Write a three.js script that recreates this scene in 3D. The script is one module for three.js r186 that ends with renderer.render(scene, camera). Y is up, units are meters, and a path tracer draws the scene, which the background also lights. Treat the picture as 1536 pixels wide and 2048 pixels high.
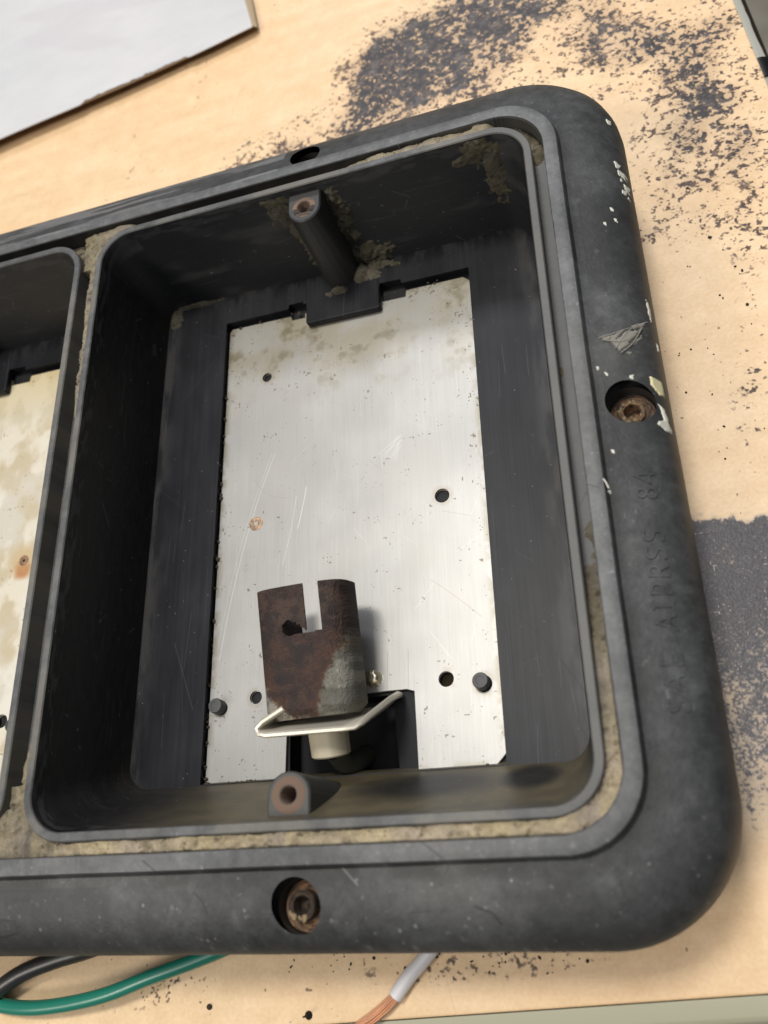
import * as THREE from 'three';
import { mergeGeometries, mergeVertices, toCreasedNormals } from 'three/addons/utils/BufferGeometryUtils.js';
import { TextGeometry } from 'three/addons/geometries/TextGeometry.js';
import { FontLoader } from 'three/addons/loaders/FontLoader.js';
import { RectAreaLightUniformsLib } from 'three/addons/lights/RectAreaLightUniformsLib.js';
import { Brush, Evaluator, SUBTRACTION } from 'three-bvh-csg';

// ------------------------------------------------------------------ camera, light, exposure
// All modelling is done in decimetres (1 = inner width of a compartment) and scaled to metres by S.
const S = 0.1;
const scene = new THREE.Scene();
const camera = new THREE.PerspectiveCamera(60.54, 0.75, 0.004, 30);
{
  const right = new THREE.Vector3(0.94846861, -0.31599332, 0.02356931), up = new THREE.Vector3(0.14743092, 0.3742324, -0.91554041), back = new THREE.Vector3(0.28048426, 0.87183618, 0.40153487);
  camera.quaternion.setFromRotationMatrix(new THREE.Matrix4().makeBasis(right, up, back));
  camera.position.set(1.12403472 * S, 1.36991063 * S, 1.45318522 * S);
  camera.focus = 0.183; camera.userData.fStop = 17;
}
const renderer = new THREE.WebGLRenderer({ antialias: true });
renderer.toneMapping = THREE.LinearToneMapping;
renderer.toneMappingExposure = 1.13;
renderer.shadowMap.enabled = true;
scene.background = new THREE.Color(0.07, 0.071, 0.073);
RectAreaLightUniformsLib.init();
function areaLight(dir, dist, w, h, intensity, color, name) {
  const l = new THREE.RectAreaLight(color, intensity, w, h);
  const d = new THREE.Vector3(...dir).normalize();
  l.position.set(0.05, 0, 0.07).addScaledVector(d, dist);
  l.lookAt(0.05, 0, 0.07); l.name = name; scene.add(l); return l;
}
areaLight([-0.05, 1, -0.24], 2.0, 0.42, 0.34, 50, 0xfffaf2, 'high_bay_lamp');
areaLight([-0.1, 1, -1.0], 3.0, 0.8, 0.4, 22, 0xf2f4ff, 'far_ceiling_lamp');
areaLight([-0.7, 1, 0.65], 3.0, 0.9, 0.6, 19, 0xfff6ea, 'near_bay_lamp');
areaLight([0.02, 1, 0.0], 2.3, 3.2, 2.6, 0.95, 0xf8f9ff, 'added_overhead_fill');  // unseen soft overhead fill, added in place of even ambient light

// ------------------------------------------------------------------ random, noise
function rng(seed) { let a = seed >>> 0; return () => { a = (a + 0x6d2b79f5) | 0; let t = Math.imul(a ^ (a >>> 15), 1 | a); t = (t + Math.imul(t ^ (t >>> 7), 61 | t)) ^ t; return ((t ^ (t >>> 14)) >>> 0) / 4294967296; }; }
const LAT = new Float32Array(65536); { const r = rng(77); for (let i = 0; i < 65536; i++) LAT[i] = r(); }
function vn(x, y) {
  const xf = Math.floor(x), yf = Math.floor(y); let u = x - xf, v = y - yf; u = u * u * (3 - 2 * u); v = v * v * (3 - 2 * v);
  const x0 = xf & 255, x1 = (xf + 1) & 255, y0 = (yf & 255) << 8, y1 = ((yf + 1) & 255) << 8;
  const a = LAT[y0 | x0], b = LAT[y0 | x1], c = LAT[y1 | x0], d = LAT[y1 | x1];
  return a + (b - a) * u + (c - a + (a - b - c + d) * u) * v;
}
function fbm(x, y, o) { let s = 0, w = 0.5, t = 0; for (let i = 0; i < o; i++) { s += w * vn(x, y); t += w; w *= 0.5; x = x * 2.03 + 17.3; y = y * 2.03 + 9.7; } return s / t; }
const clamp = (v, a = 0, b = 1) => (v < a ? a : v > b ? b : v), lerp = (a, b, t) => a + (b - a) * t;
const smooth = (a, b, v) => { const t = clamp((v - a) / (b - a)); return t * t * (3 - 2 * t); };
const pw = (x, pts) => { if (x <= pts[0][0]) return pts[0][1]; for (let i = 1; i < pts.length; i++) if (x <= pts[i][0]) return lerp(pts[i - 1][1], pts[i][1], (x - pts[i - 1][0]) / (pts[i][0] - pts[i - 1][0])); return pts[pts.length - 1][1]; };

// ------------------------------------------------------------------ textures
// a texture whose texel (u, v) is f(x, y, out) with x, y running over the given rectangle; out = [r, g, b, height]
function paint(w, h, x0, x1, y0, y1, f, draw) {
  const cv = document.createElement('canvas'); cv.width = w; cv.height = h; const cx = cv.getContext('2d');
  const im = cx.createImageData(w, h), bump = new Uint8Array(w * h * 4), out = [0, 0, 0, 0];
  for (let j = 0; j < h; j++) for (let i = 0; i < w; i++) {
    f(lerp(x0, x1, (i + 0.5) / w), lerp(y0, y1, (j + 0.5) / h), out);
    const k = (j * w + i) * 4; im.data[k] = clamp(out[0], 0, 255); im.data[k + 1] = clamp(out[1], 0, 255); im.data[k + 2] = clamp(out[2], 0, 255); im.data[k + 3] = 255;
    bump[((h - 1 - j) * w + i) * 4] = bump[((h - 1 - j) * w + i) * 4 + 1] = bump[((h - 1 - j) * w + i) * 4 + 2] = clamp(out[3] * 255, 0, 255); bump[((h - 1 - j) * w + i) * 4 + 3] = 255;
  }
  cx.putImageData(im, 0, 0);
  if (draw) draw(cx, (x) => (x - x0) / (x1 - x0) * w, (y) => (y - y0) / (y1 - y0) * h);
  const map = new THREE.CanvasTexture(cv); map.colorSpace = THREE.SRGBColorSpace;
  const bumpMap = new THREE.DataTexture(bump, w, h); bumpMap.magFilter = THREE.LinearFilter; bumpMap.needsUpdate = true;
  for (const t of [map, bumpMap]) t.wrapS = t.wrapT = THREE.ClampToEdgeWrapping;
  return { map, bumpMap, rect: [x0, x1, y0, y1] };
}
const mix3 = (o, r, g, b, t) => { o[0] += (r - o[0]) * t; o[1] += (g - o[1]) * t; o[2] += (b - o[2]) * t; };

// ------------------------------------------------------------------ the lamp's plan
const DIV = 0.0757, L0 = 0, L1 = 1.3365, R0 = 0.072;      // right compartment x 0..1, z L0..L1
const YB = -0.36;                                          // bench
const loopPts = (x0, x1, z0, z1, r, nc = 14, ns = 40) => {  // closed, clockwise from above, equal counts for lofting
  const p = [], side = (ax, az, bx, bz) => { for (let i = 0; i < ns; i++) p.push([lerp(ax, bx, i / ns), lerp(az, bz, i / ns)]); };
  const arc = (cx, cz, a) => { for (let i = 0; i < nc; i++) { const t = a + (i / nc) * Math.PI / 2; p.push([cx + r * Math.cos(t), cz + r * Math.sin(t)]); } };
  side(x0 + r, z0, x1 - r, z0); arc(x1 - r, z0 + r, -Math.PI / 2);
  side(x1, z0 + r, x1, z1 - r); arc(x1 - r, z1 - r, 0);
  side(x1 - r, z1, x0 + r, z1); arc(x0 + r, z1 - r, Math.PI / 2);
  side(x0, z1 - r, x0, z0 + r); arc(x0 + r, z0 + r, Math.PI);
  return p;
};
const sdRect = (x, z, x0, x1, z0, z1, r) => { const qx = Math.abs(x - (x0 + x1) / 2) - (x1 - x0) / 2 + r, qz = Math.abs(z - (z0 + z1) / 2) - (z1 - z0) / 2 + r; return Math.min(Math.max(qx, qz), 0) + Math.hypot(Math.max(qx, 0), Math.max(qz, 0)) - r; };
const OX0 = -1 - DIV;
const outerRect = (s) => [OX0 - s, 1 + s, L0 - s, L1 + s, R0 + s * 0.73];
const sOuter = (x, z) => { const d = sdRect(x, z, ...outerRect(0)); return d < 0 ? d : sdRect(x, z, ...outerRect(d)) + d; };
const sdR = (x, z) => sdRect(x, z, 0, 1, L0, L1, R0), sdL = (x, z) => sdRect(x, z, OX0, -DIV, L0, L1, R0);
const PROFILE = [[0.04, 0], [0.0655, 0], [0.068, -0.001], [0.0695, -0.004], [0.0705, -0.013], [0.075, -0.0195], [0.086, -0.023], [0.11, -0.0275], [0.135, -0.0345], [0.157, -0.0445], [0.174, -0.0565], [0.187, -0.073], [0.1955, -0.094], [0.2005, -0.122], [0.203, -0.17], [0.2045, -0.262]];
const rimY = (x, z) => pw(sOuter(x, z), PROFILE);

// ------------------------------------------------------------------ building helpers
const used = {};
function numbered(n) { used[n] = (used[n] ?? -1) + 1; return used[n] ? n + '_' + String(used[n]).padStart(3, '0') : n; }
function thing(name, label, category, [x, y, z] = [0, 0, 0]) {
  const o = new THREE.Group(); o.name = numbered(name); o.position.set(x * S, y * S, z * S); o.userData = { label, category }; o.userData.origin = [x, y, z]; scene.add(o); return o;
}
function originOf(p) { let x = 0, y = 0, z = 0; for (let o = p; o; o = o.parent) { x += o.position.x; y += o.position.y; z += o.position.z; } return [x, y, z]; }
function mesh(name, geos, material, parent, props) {   // geometry in decimetres, absolute; one named Mesh
  let g = Array.isArray(geos) ? mergeGeometries(geos.map((q) => { const c = q.index ? q.toNonIndexed() : q.clone(); for (const k of Object.keys(c.attributes)) if (!['position', 'normal', 'uv'].includes(k)) c.deleteAttribute(k); if (!c.attributes.uv) c.setAttribute('uv', new THREE.BufferAttribute(new Float32Array(c.attributes.position.count * 2), 2)); return c; })) : geos;
  g = g.clone(); g.scale(S, S, S);
  const [x, y, z] = originOf(parent); g.translate(-x, -y, -z);
  const m = new THREE.Mesh(g, material); m.name = name; m.castShadow = m.receiveShadow = true; if (props) Object.assign(m.userData, props); parent.add(m); return m;
}
function uvPlan(g, [x0, x1, z0, z1]) { const p = g.attributes.position, uv = new Float32Array(p.count * 2); for (let i = 0; i < p.count; i++) { uv[2 * i] = (p.getX(i) - x0) / (x1 - x0); uv[2 * i + 1] = 1 - (p.getZ(i) - z0) / (z1 - z0); } g.setAttribute('uv', new THREE.BufferAttribute(uv, 2)); return g; }
function loft(rings, closed, crease = 0.55) {            // rings: [{p: [[x,z]...], y} ...]
  const n = rings[0].p.length, pos = [], uv = [], idx = []; let acc = 0;
  const len = [0]; for (let i = 1; i <= n; i++) { const a = rings[0].p[i - 1], b = rings[0].p[i % n]; len.push(len[i - 1] + Math.hypot(a[0] - b[0], a[1] - b[1])); }
  rings.forEach((r, k) => { for (let i = 0; i <= n; i++) { const q = r.p[i % n]; pos.push(q[0], r.y, q[1]); uv.push(len[i] / len[n], 1 - k / (rings.length - 1)); } });
  const m = n + 1, rows = closed ? rings.length : rings.length - 1;
  for (let k = 0; k < rows; k++) for (let i = 0; i < n; i++) { const a = k * m + i, b = ((k + 1) % rings.length) * m + i; idx.push(a, b, a + 1, b, b + 1, a + 1); }
  const g = new THREE.BufferGeometry(); g.setAttribute('position', new THREE.Float32BufferAttribute(pos, 3)); g.setAttribute('uv', new THREE.Float32BufferAttribute(uv, 2)); g.setIndex(idx);
  return toCreasedNormals(g, crease);
}
const flatShape = (pts, holes = []) => { const s = new THREE.Shape(pts.map(([x, z]) => new THREE.Vector2(x, -z))); for (const h of holes) s.holes.push(new THREE.Path(h.map(([x, z]) => new THREE.Vector2(x, -z)))); return s; };
const circlePts = (x, z, r, n = 28) => Array.from({ length: n }, (_, i) => [x + r * Math.cos(i / n * 2 * Math.PI), z + r * Math.sin(i / n * 2 * Math.PI)]);
function slab(pts, holes, yTop, thick, bevel = 0.002) {   // a horizontal plate with a small rounded edge
  const g = new THREE.ExtrudeGeometry(flatShape(pts, holes), { depth: thick - 2 * bevel, bevelEnabled: bevel > 0, bevelThickness: bevel, bevelSize: bevel, bevelOffset: -bevel, bevelSegments: 2, curveSegments: 12 });
  g.rotateX(-Math.PI / 2); g.translate(0, yTop - thick + bevel, 0); return g;
}
function sheet(pts, holes, y) { const g = new THREE.ShapeGeometry(flatShape(pts, holes)); g.rotateX(-Math.PI / 2); g.translate(0, y, 0); return g; }
const lathe = (pts, x, y, z, n = 36) => { const g = new THREE.LatheGeometry(pts.map(([r, h]) => new THREE.Vector2(r, h)), n); g.translate(x, y, z); return toCreasedNormals(g, 0.6); };
// irregular deposit lying on a surface: at(u, v) -> {p, n}; height(u, v) <= 0 leaves a gap
function deposit(at, height, u0, u1, v0, v1, step, tint) {
  const nu = Math.ceil((u1 - u0) / step), nv = Math.ceil((v1 - v0) / step), pos = [], uv = [], idx = [], hs = [], col = [];
  for (let j = 0; j <= nv; j++) for (let i = 0; i <= nu; i++) {
    const u = lerp(u0, u1, i / nu), v = lerp(v0, v1, j / nv), h = height(u, v), { p, n } = at(u, v); hs.push(h); if (tint) col.push(...tint(u, v));
    const k = Math.max(h, -0.002); pos.push(p[0] + n[0] * k, p[1] + n[1] * k, p[2] + n[2] * k); uv.push(u * 2, v * 2);
  }
  const m = nu + 1; for (let j = 0; j < nv; j++) for (let i = 0; i < nu; i++) { const a = j * m + i, b = a + m; if (Math.max(hs[a], hs[a + 1], hs[b], hs[b + 1]) > 0) idx.push(a, b, a + 1, b, b + 1, a + 1); }
  const g = new THREE.BufferGeometry(); g.setAttribute('position', new THREE.Float32BufferAttribute(pos, 3)); g.setAttribute('uv', new THREE.Float32BufferAttribute(uv, 2)); g.setIndex(idx); if (tint) g.setAttribute('color', new THREE.Float32BufferAttribute(col, 3)); g.computeVertexNormals();
  const nn = g.attributes.normal, want = at((u0 + u1) / 2, (v0 + v1) / 2).n; let s = 0; for (let i = 0; i < nn.count; i += 7) s += nn.getX(i) * want[0] + nn.getY(i) * want[1] + nn.getZ(i) * want[2];
  if (s < 0) { const a = g.index.array; for (let i = 0; i < a.length; i += 3) { const t = a[i]; a[i] = a[i + 1]; a[i + 1] = t; } g.computeVertexNormals(); }
  return g.index.count ? g : null;
}
const tube = (pts, r, n = 80, k = 14) => new THREE.TubeGeometry(new THREE.CatmullRomCurve3(pts.map((p) => new THREE.Vector3(...p))), n, r, k, false);
const std = (o) => new THREE.MeshStandardMaterial(o), phys = (o) => new THREE.MeshPhysicalMaterial(o);

// ------------------------------------------------------------------ workbench, floor
const BLOBS = [[0.802,-0.79,0.178,-0.065,0.030,0.103,1.5],[0.606,-0.77,0.093,-0.054,0.028,0.092,1.4],[0.879,-0.639,0.166,-0.008,-0.008,0.111,0.75],[0.646,-0.595,0.145,-0.002,-0.003,0.094,0.6],[0.963,-0.822,0.164,0.034,-0.008,0.098,0.85],[0.556,-0.533,0.202,0.018,-0.002,0.093,0.55],[0.279,-0.537,0.140,-0.008,0.002,0.068,0.5],[1.272,-0.569,0.099,0.005,0.009,0.113,0.68],[1.381,-0.469,0.116,0.014,-0.004,0.103,0.72],[1.481,-0.571,0.059,0.008,-0.014,0.085,0.65],[1.178,-0.647,0.079,-0.004,-0.020,0.177,0.45],[1.438,-0.308,0.067,0.009,-0.002,0.082,0.85],[1.475,-0.133,0.041,0.015,-0.015,0.087,0.8],[1.379,-0.231,0.057,0.005,-0.003,0.095,0.6],[1.317,-0.125,0.077,0.011,-0.009,0.135,0.55],[1.442,0.052,0.046,0.015,-0.017,0.095,0.5],[1.268,0.057,0.054,0.002,0.002,0.059,0.45],[0.72,1.575,0.2,-0.012,-0.001,0.02,0.3],[0.076,1.616,0.110,-0.022,0.002,0.022,0.25],[1.375,0.486,0.034,0.008,-0.040,0.224,0.25]];
const benchTex = paint(2048, 2048, -1.1, 2.1, -2.0, 1.8, (x, z, o) => {
  const grain = fbm(x * 3, z * 26, 4), fine = vn(x * 210, z * 260), mott = fbm(x * 26 + 4, z * 30, 4);
  const wide = fbm(x * 1.7 + 40, z * 3.1, 3);
  o[0] = 218 + (grain - 0.5) * 12 + (mott - 0.5) * 14 + (fine - 0.5) * 9; o[1] = 188 + (grain - 0.5) * 14 + (mott - 0.5) * 16 + (fine - 0.5) * 10 - (wide - 0.5) * 10; o[2] = 148 + (grain - 0.5) * 16 + (mott - 0.5) * 18 + (fine - 0.5) * 11 - (wide - 0.5) * 16; o[3] = 0.5 + (fine - 0.5) * 0.1;
  let D = 0; for (const b of BLOBS) { const dx = x - b[0], dz = z - b[1]; if (dx * dx + dz * dz > 0.25) continue; const det = b[2] * b[5] - b[3] * b[4], u = (dx * b[5] - dz * b[4]) / det, v = (-dx * b[3] + dz * b[2]) / det; D += b[6] * Math.exp(-0.75 * (u * u + v * v)); }
  D = Math.min(D, 1.5);
  const zf = 0.78 + 0.15 * (x - 1.234), df = z - zf; let F = 0;
  if (x > 1.0 && df > -0.05) F = smooth(-0.012, 0.012, df + (vn(x * 90, z * 90) - 0.5) * 0.02) * pw(df, [[0, 1.05], [0.16, 1.0], [0.25, 0.72], [0.45, 0.52], [0.62, 0.1], [0.7, 0]]);
  const n1 = fbm(x * 17 + 3, z * 17, 3), n2 = fbm(x * 84, z * 96 + 8, 3), n3 = vn(x * 210, z * 240), n4 = fbm(x * 330, z * 330, 2);
  const m = D * 0.72 + (n1 - 0.5) * 1.0 + (n2 - 0.5) * 2.0 + (n3 - 0.5) * 0.75 + (n4 - 0.5) * 0.5;
  const t = smooth(0.62, 0.86, m) * smooth(0.06, 0.2, D), half = smooth(0.42, 0.72, m) * smooth(0.1, 0.3, D);
  mix3(o, 120, 98, 76, 0.3 * smooth(0.35, 1.0, D + (n1 - 0.5) * 0.8));
  mix3(o, 128, 102, 74, half * 0.6);
  const kb = fbm(x * 40 + 70, z * 40, 4), k = 8 + n4 * 40 + smooth(0.45, 0.7, kb) * 34; const wm = 1 - smooth(0.5, 1.0, D); mix3(o, k + 4 + wm * 22, k + wm * 10, k + 1 - wm * 2, t * (0.97 - 0.35 * smooth(0.5, 0.72, fbm(x * 120, z * 120 + 4, 2)))); o[3] += t * 0.4;
  if (F > 0) {
    const g1 = vn(x * 430, z * 430), g2 = fbm(x * 240 + 3, z * 240, 2), fade = 1 - clamp(F), sm = fbm(x * 15 + 2, z * 15, 4);
    mix3(o, 122, 114, 108, clamp(F * 1.5) * (0.55 + (sm - 0.5) * 0.9));
    const f = smooth(0.45, 0.95, F * 1.15 + (n2 - 0.5) * 0.5 + (g2 - 0.5) * 0.9 + (sm - 0.5) * 0.7), q = 16 + g2 * 50;
    mix3(o, q + 2, q, q + 6, f * 0.95); o[3] += f * 0.4 * (g1 - 0.3);
    mix3(o, 196, 186, 170, clamp(F * 2) * (0.22 + 0.5 * fade) * smooth(0.68, 0.8, g1) * smooth(0.35, 0.6, n2 + (sm - 0.5)));
    if (n3 > 0.93 && n2 > 0.46) mix3(o, 190, 182, 168, 0.8 * clamp(F * 2));
  }
  const sp = vn(x * 95 + 50, z * 95); if (sp > 0.965 && fbm(x * 4, z * 4, 2) > 0.5) mix3(o, 92, 72, 52, 0.75);
}, (c, X, Y) => {   // fine scratches and hairs
  const r = rng(5); c.lineCap = 'round';
  for (let i = 0; i < 90; i++) { const x = lerp(-0.9, 1.7, r()), z = lerp(-1.6, 1.6, r()), a = r() * 6.3, l = 0.02 + r() * 0.12; c.strokeStyle = r() < 0.6 ? `rgba(120,92,62,${0.1 + r() * 0.25})` : `rgba(240,215,175,${0.1 + r() * 0.25})`; c.lineWidth = 0.7 + r() * 0.8; c.beginPath(); c.moveTo(X(x), Y(z)); c.quadraticCurveTo(X(x + l * 0.5 * Math.cos(a) + (r() - 0.5) * 0.02), Y(z + l * 0.5 * Math.sin(a) + (r() - 0.5) * 0.02), X(x + l * Math.cos(a)), Y(z + l * Math.sin(a))); c.stroke(); }
});
const floorTex = paint(512, 512, 0, 1, 0, 1, (x, z, o) => { const n = fbm(x * 9, z * 9, 5), k = 112 + n * 60; o[0] = k + 6; o[1] = k; o[2] = k - 14; o[3] = n; });
floorTex.map.wrapS = floorTex.map.wrapT = THREE.RepeatWrapping;
{
  const g = new THREE.PlaneGeometry(6, 6); g.rotateX(-Math.PI / 2); g.translate(0, -0.86, 0); const uv = g.attributes.uv; for (let i = 0; i < uv.count; i++) uv.setXY(i, uv.getX(i) * 8, uv.getY(i) * 8);
  const f = new THREE.Mesh(g, std({ map: floorTex.map, roughness: 0.85 })); f.name = 'floor'; f.receiveShadow = true; f.userData = { kind: 'structure', label: 'grey workshop floor beyond the bench edges' }; scene.add(f);
}
const bench = thing('workbench', 'worn tan wood-grain bench top with black rubbed-off residue', 'workbench', [0.3, YB, 0]);
const rotB = (u, v) => [1.705 - u * 0.9975 - v * 0.0795, 1.577 + u * 0.07 - v * 0.9969];   // u leftward along the front, v away from the viewer
{
  const g = slab([rotB(0, 0), rotB(9, 0), rotB(9, 7), rotB(0, 7)], [], YB, 0.28, 0.004); uvPlan(g, benchTex.rect);
  mesh('bench_top', g, std({ map: benchTex.map, bumpMap: benchTex.bumpMap, bumpScale: 0.00012, roughness: 0.5 }), bench);
  const bandM = std({ color: 0x9d9c86, roughness: 0.55 });
  const prof = new THREE.Shape(); prof.moveTo(0, 0); prof.lineTo(0.028, 0); prof.quadraticCurveTo(0.044, -0.003, 0.046, -0.03); prof.lineTo(0.046, -0.26); prof.lineTo(0, -0.26);
  const e = new THREE.ExtrudeGeometry(prof, { depth: 8, bevelEnabled: false, curveSegments: 8 });
  const p0 = rotB(0, 0), basis = new THREE.Matrix4().makeBasis(new THREE.Vector3(0.07, 0, 0.9975), new THREE.Vector3(0, 1, 0), new THREE.Vector3(-0.9975, 0, 0.07));
  e.applyMatrix4(basis); e.translate(p0[0] + 0.0006, YB - 0.006, p0[1] + 0.002); mesh('edge_band', toCreasedNormals(e, 0.5), bandM, bench, { label: 'greenish grey edge strip along the near bench edge' });
}

// ------------------------------------------------------------------ tail lamp: plastics
const RIMRECT = [-0.5, 1.26, -0.26, 1.6];
const rimTex = paint(2048, 2048, ...RIMRECT, (x, z, o) => {
  const n = fbm(x * 7, z * 7, 4), f = fbm(x * 70, z * 70, 3), g = vn(x * 260, z * 260), s = sOuter(x, z);
  const chalk = smooth(0.5, 0.72, fbm(x * 22 + 5, z * 22, 4)), pin = smooth(0.9, 0.97, vn(x * 170 + 31, z * 170));
  let k = 53 + (n - 0.5) * 30 + (f - 0.5) * 26 + chalk * 9 + pin * 26 * smooth(0.45, 0.6, n) + smooth(0.35, -0.35, x) * 9 + (g - 0.5) * 9;  // the x term lightens the left part in colour, in place of sheen
  if (s > 0.04 && s < 0.07) k += 27; else if (s <= 0.04) k += 17;
  o[0] = k; o[1] = k + 1.5; o[2] = k + 2; o[3] = 0.5 + (f - 0.5) * 0.35 + (g - 0.5) * 0.3;
  const dust = smooth(0.52, 0.75, fbm(x * 5 + 30, z * 5, 4)); mix3(o, 94, 93, 88, dust * 0.34 * (s > 0.12 ? smooth(0.2, 0.12, s) : 1)); if (s > 0.09) mix3(o, 34, 35, 36, 0.45 * smooth(0.5, 0.68, fbm(x * 4 + 11, z * 4, 4)));
  if (s > 0.07 && s < 0.1) mix3(o, 40, 40, 38, 0.45 * smooth(0.42, 0.6, fbm(x * 14, z * 14 + 5, 3)) * smooth(0.1, 0.085, s));  // shade of the step beside the band, put into the colour
  if (z < 0 && x < 0.45 && s > 0.06) mix3(o, 128, 128, 126, 0.6 * smooth(0.5, 0.62, fbm(x * 5, z * 90, 4)));
  if (s > 0.0375 && s < 0.0412 && z < 0.08) mix3(o, 18, 18, 18, 0.85);  // inner wall of the far band blackened: its shade is painted in
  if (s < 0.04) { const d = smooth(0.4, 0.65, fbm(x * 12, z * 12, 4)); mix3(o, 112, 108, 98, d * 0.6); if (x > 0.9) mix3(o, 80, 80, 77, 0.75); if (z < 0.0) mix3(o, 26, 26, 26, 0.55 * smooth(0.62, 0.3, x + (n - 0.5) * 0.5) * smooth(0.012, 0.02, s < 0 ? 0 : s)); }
}, (c, X, Y) => {
  const r = rng(9);
  for (let i = 0; i < 520; i++) { const x = lerp(-0.4, 1.25, r()), z = r() < 0.5 ? lerp(1.38, 1.56, r()) : lerp(-0.2, 1.56, r()); if (sOuter(x, z) < 0.02) continue; const q = 150 + r() * 70, a = 0.15 + r() * r() * 0.6, d = (0.0012 + r() * r() * 0.004) / 1.76 * 2048; const gr = c.createRadialGradient(X(x), Y(z), 0, X(x), Y(z), d * 1.4); gr.addColorStop(0, `rgba(${q},${q},${q - 6},${a})`); gr.addColorStop(1, `rgba(${q},${q},${q},0)`); c.fillStyle = gr; c.beginPath(); c.arc(X(x), Y(z), d * 1.4, 0, 7); c.fill(); }
  c.lineCap = 'round';
  for (let i = 0; i < 34; i++) { const x = lerp(-0.4, 1.22, r()), z = r() < 0.5 ? lerp(1.4, 1.55, r()) : lerp(-0.15, 1.5, r()); const a = r() * 6.3, l = 0.01 + r() * 0.035; c.strokeStyle = r() < 0.6 ? `rgba(30,30,30,${0.2 + r() * 0.3})` : `rgba(170,168,160,${0.15 + r() * 0.3})`; c.lineWidth = 1 + r() * 2.5; c.beginPath(); c.moveTo(X(x), Y(z)); c.quadraticCurveTo(X(x + l * Math.cos(a) * 0.6 + 0.006 * (r() - 0.5)), Y(z + l * Math.sin(a) * 0.6), X(x + l * Math.cos(a)), Y(z + l * Math.sin(a))); c.stroke(); }
  c.strokeStyle = 'rgba(28,28,28,.6)'; c.lineWidth = 4; for (const q of [[[-0.06, 1.475], [-0.03, 1.478], [-0.025, 1.497], [-0.06, 1.503], [-0.2, 1.507]], [[0.33, 1.44], [0.345, 1.455], [0.35, 1.472]], [[0.8, 1.47], [0.825, 1.48], [0.835, 1.495]]]) { c.beginPath(); q.forEach((p, i) => (i ? c.lineTo(X(p[0]), Y(p[1])) : c.moveTo(X(p[0]), Y(p[1])))); c.stroke(); }
});
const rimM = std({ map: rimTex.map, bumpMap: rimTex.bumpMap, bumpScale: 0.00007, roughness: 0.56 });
const WALL = loopPts(0, 1, L0, L1, R0), WALLEN = [0];
for (let i = 1; i <= WALL.length; i++) { const a = WALL[i - 1], b = WALL[i % WALL.length]; WALLEN.push(WALLEN[i - 1] + Math.hypot(a[0] - b[0], a[1] - b[1])); }
const wallAt = (() => { const n = 2048, tab = []; let k = 0; for (let i = 0; i < n; i++) { const l = (i + 0.5) / n * WALLEN[WALL.length]; while (WALLEN[k + 1] < l) k++; const f = (l - WALLEN[k]) / (WALLEN[k + 1] - WALLEN[k]), a = WALL[k], b = WALL[(k + 1) % WALL.length]; tab.push([lerp(a[0], b[0], f), lerp(a[1], b[1], f)]); } return (t) => tab[Math.min(n - 1, Math.floor(t * n))]; })();
const wallTex = paint(2048, 512, 0, 1, 0, 1, (t, v, o) => {
  const [x, z] = wallAt(t);
  const sc = vn(t * 900, v * 9) * vn(t * 60, v * 40), f = fbm(t * 160, v * 40, 3);
  let k = 21 + f * 16; o[0] = k; o[1] = k; o[2] = k + 1; o[3] = 0.5 + (f - 0.5) * 0.5;
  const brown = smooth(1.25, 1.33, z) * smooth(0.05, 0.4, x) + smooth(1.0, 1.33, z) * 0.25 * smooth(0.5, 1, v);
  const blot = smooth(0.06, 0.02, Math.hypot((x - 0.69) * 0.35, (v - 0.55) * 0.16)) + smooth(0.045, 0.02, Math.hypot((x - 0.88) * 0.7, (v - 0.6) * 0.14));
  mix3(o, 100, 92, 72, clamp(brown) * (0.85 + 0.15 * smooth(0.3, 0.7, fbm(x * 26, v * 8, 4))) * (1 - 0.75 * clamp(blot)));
  if (z < 0.2) mix3(o, 44, 46, 49, 0.75 * smooth(0.08, 0.03, z));
  if (z < 0.2) mix3(o, 88, 88, 86, 0.4 * smooth(0.56, 0.8, fbm(t * 30, v * 7 + 3, 5)));
  if (v < 0.1) mix3(o, 70, 70, 70, 0.5 * smooth(0.45, 0.6, f));
}, (c, X, Y) => {
  const r = rng(31); c.lineCap = 'round';
  for (let i = 0; i < 620; i++) { const x = r(), y = 0.06 + r() * 0.9, l = r() * r() * 0.035, a = r() < 0.7 ? (r() - 0.5) * 0.7 : 1.2 + r(); c.strokeStyle = `rgba(150,150,150,${0.1 + r() * r() * 0.5})`; c.lineWidth = 0.6 + r() * 0.9; c.beginPath(); c.moveTo(X(x), Y(y)); c.lineTo(X(x + l * Math.cos(a)), Y(y + l * 4 * Math.sin(a))); c.stroke(); }
  for (let i = 0; i < 900; i++) { c.fillStyle = `rgba(190,188,180,${0.15 + r() * 0.6})`; const q = 0.5 + r() * r() * 1.2; c.beginPath(); c.arc(X(r()), Y(r()), q, 0, 7); c.fill(); }
});
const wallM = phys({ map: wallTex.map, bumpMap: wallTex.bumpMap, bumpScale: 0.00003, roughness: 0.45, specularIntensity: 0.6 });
const PADRECT = [0, 1, 0, 1.3];
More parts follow.
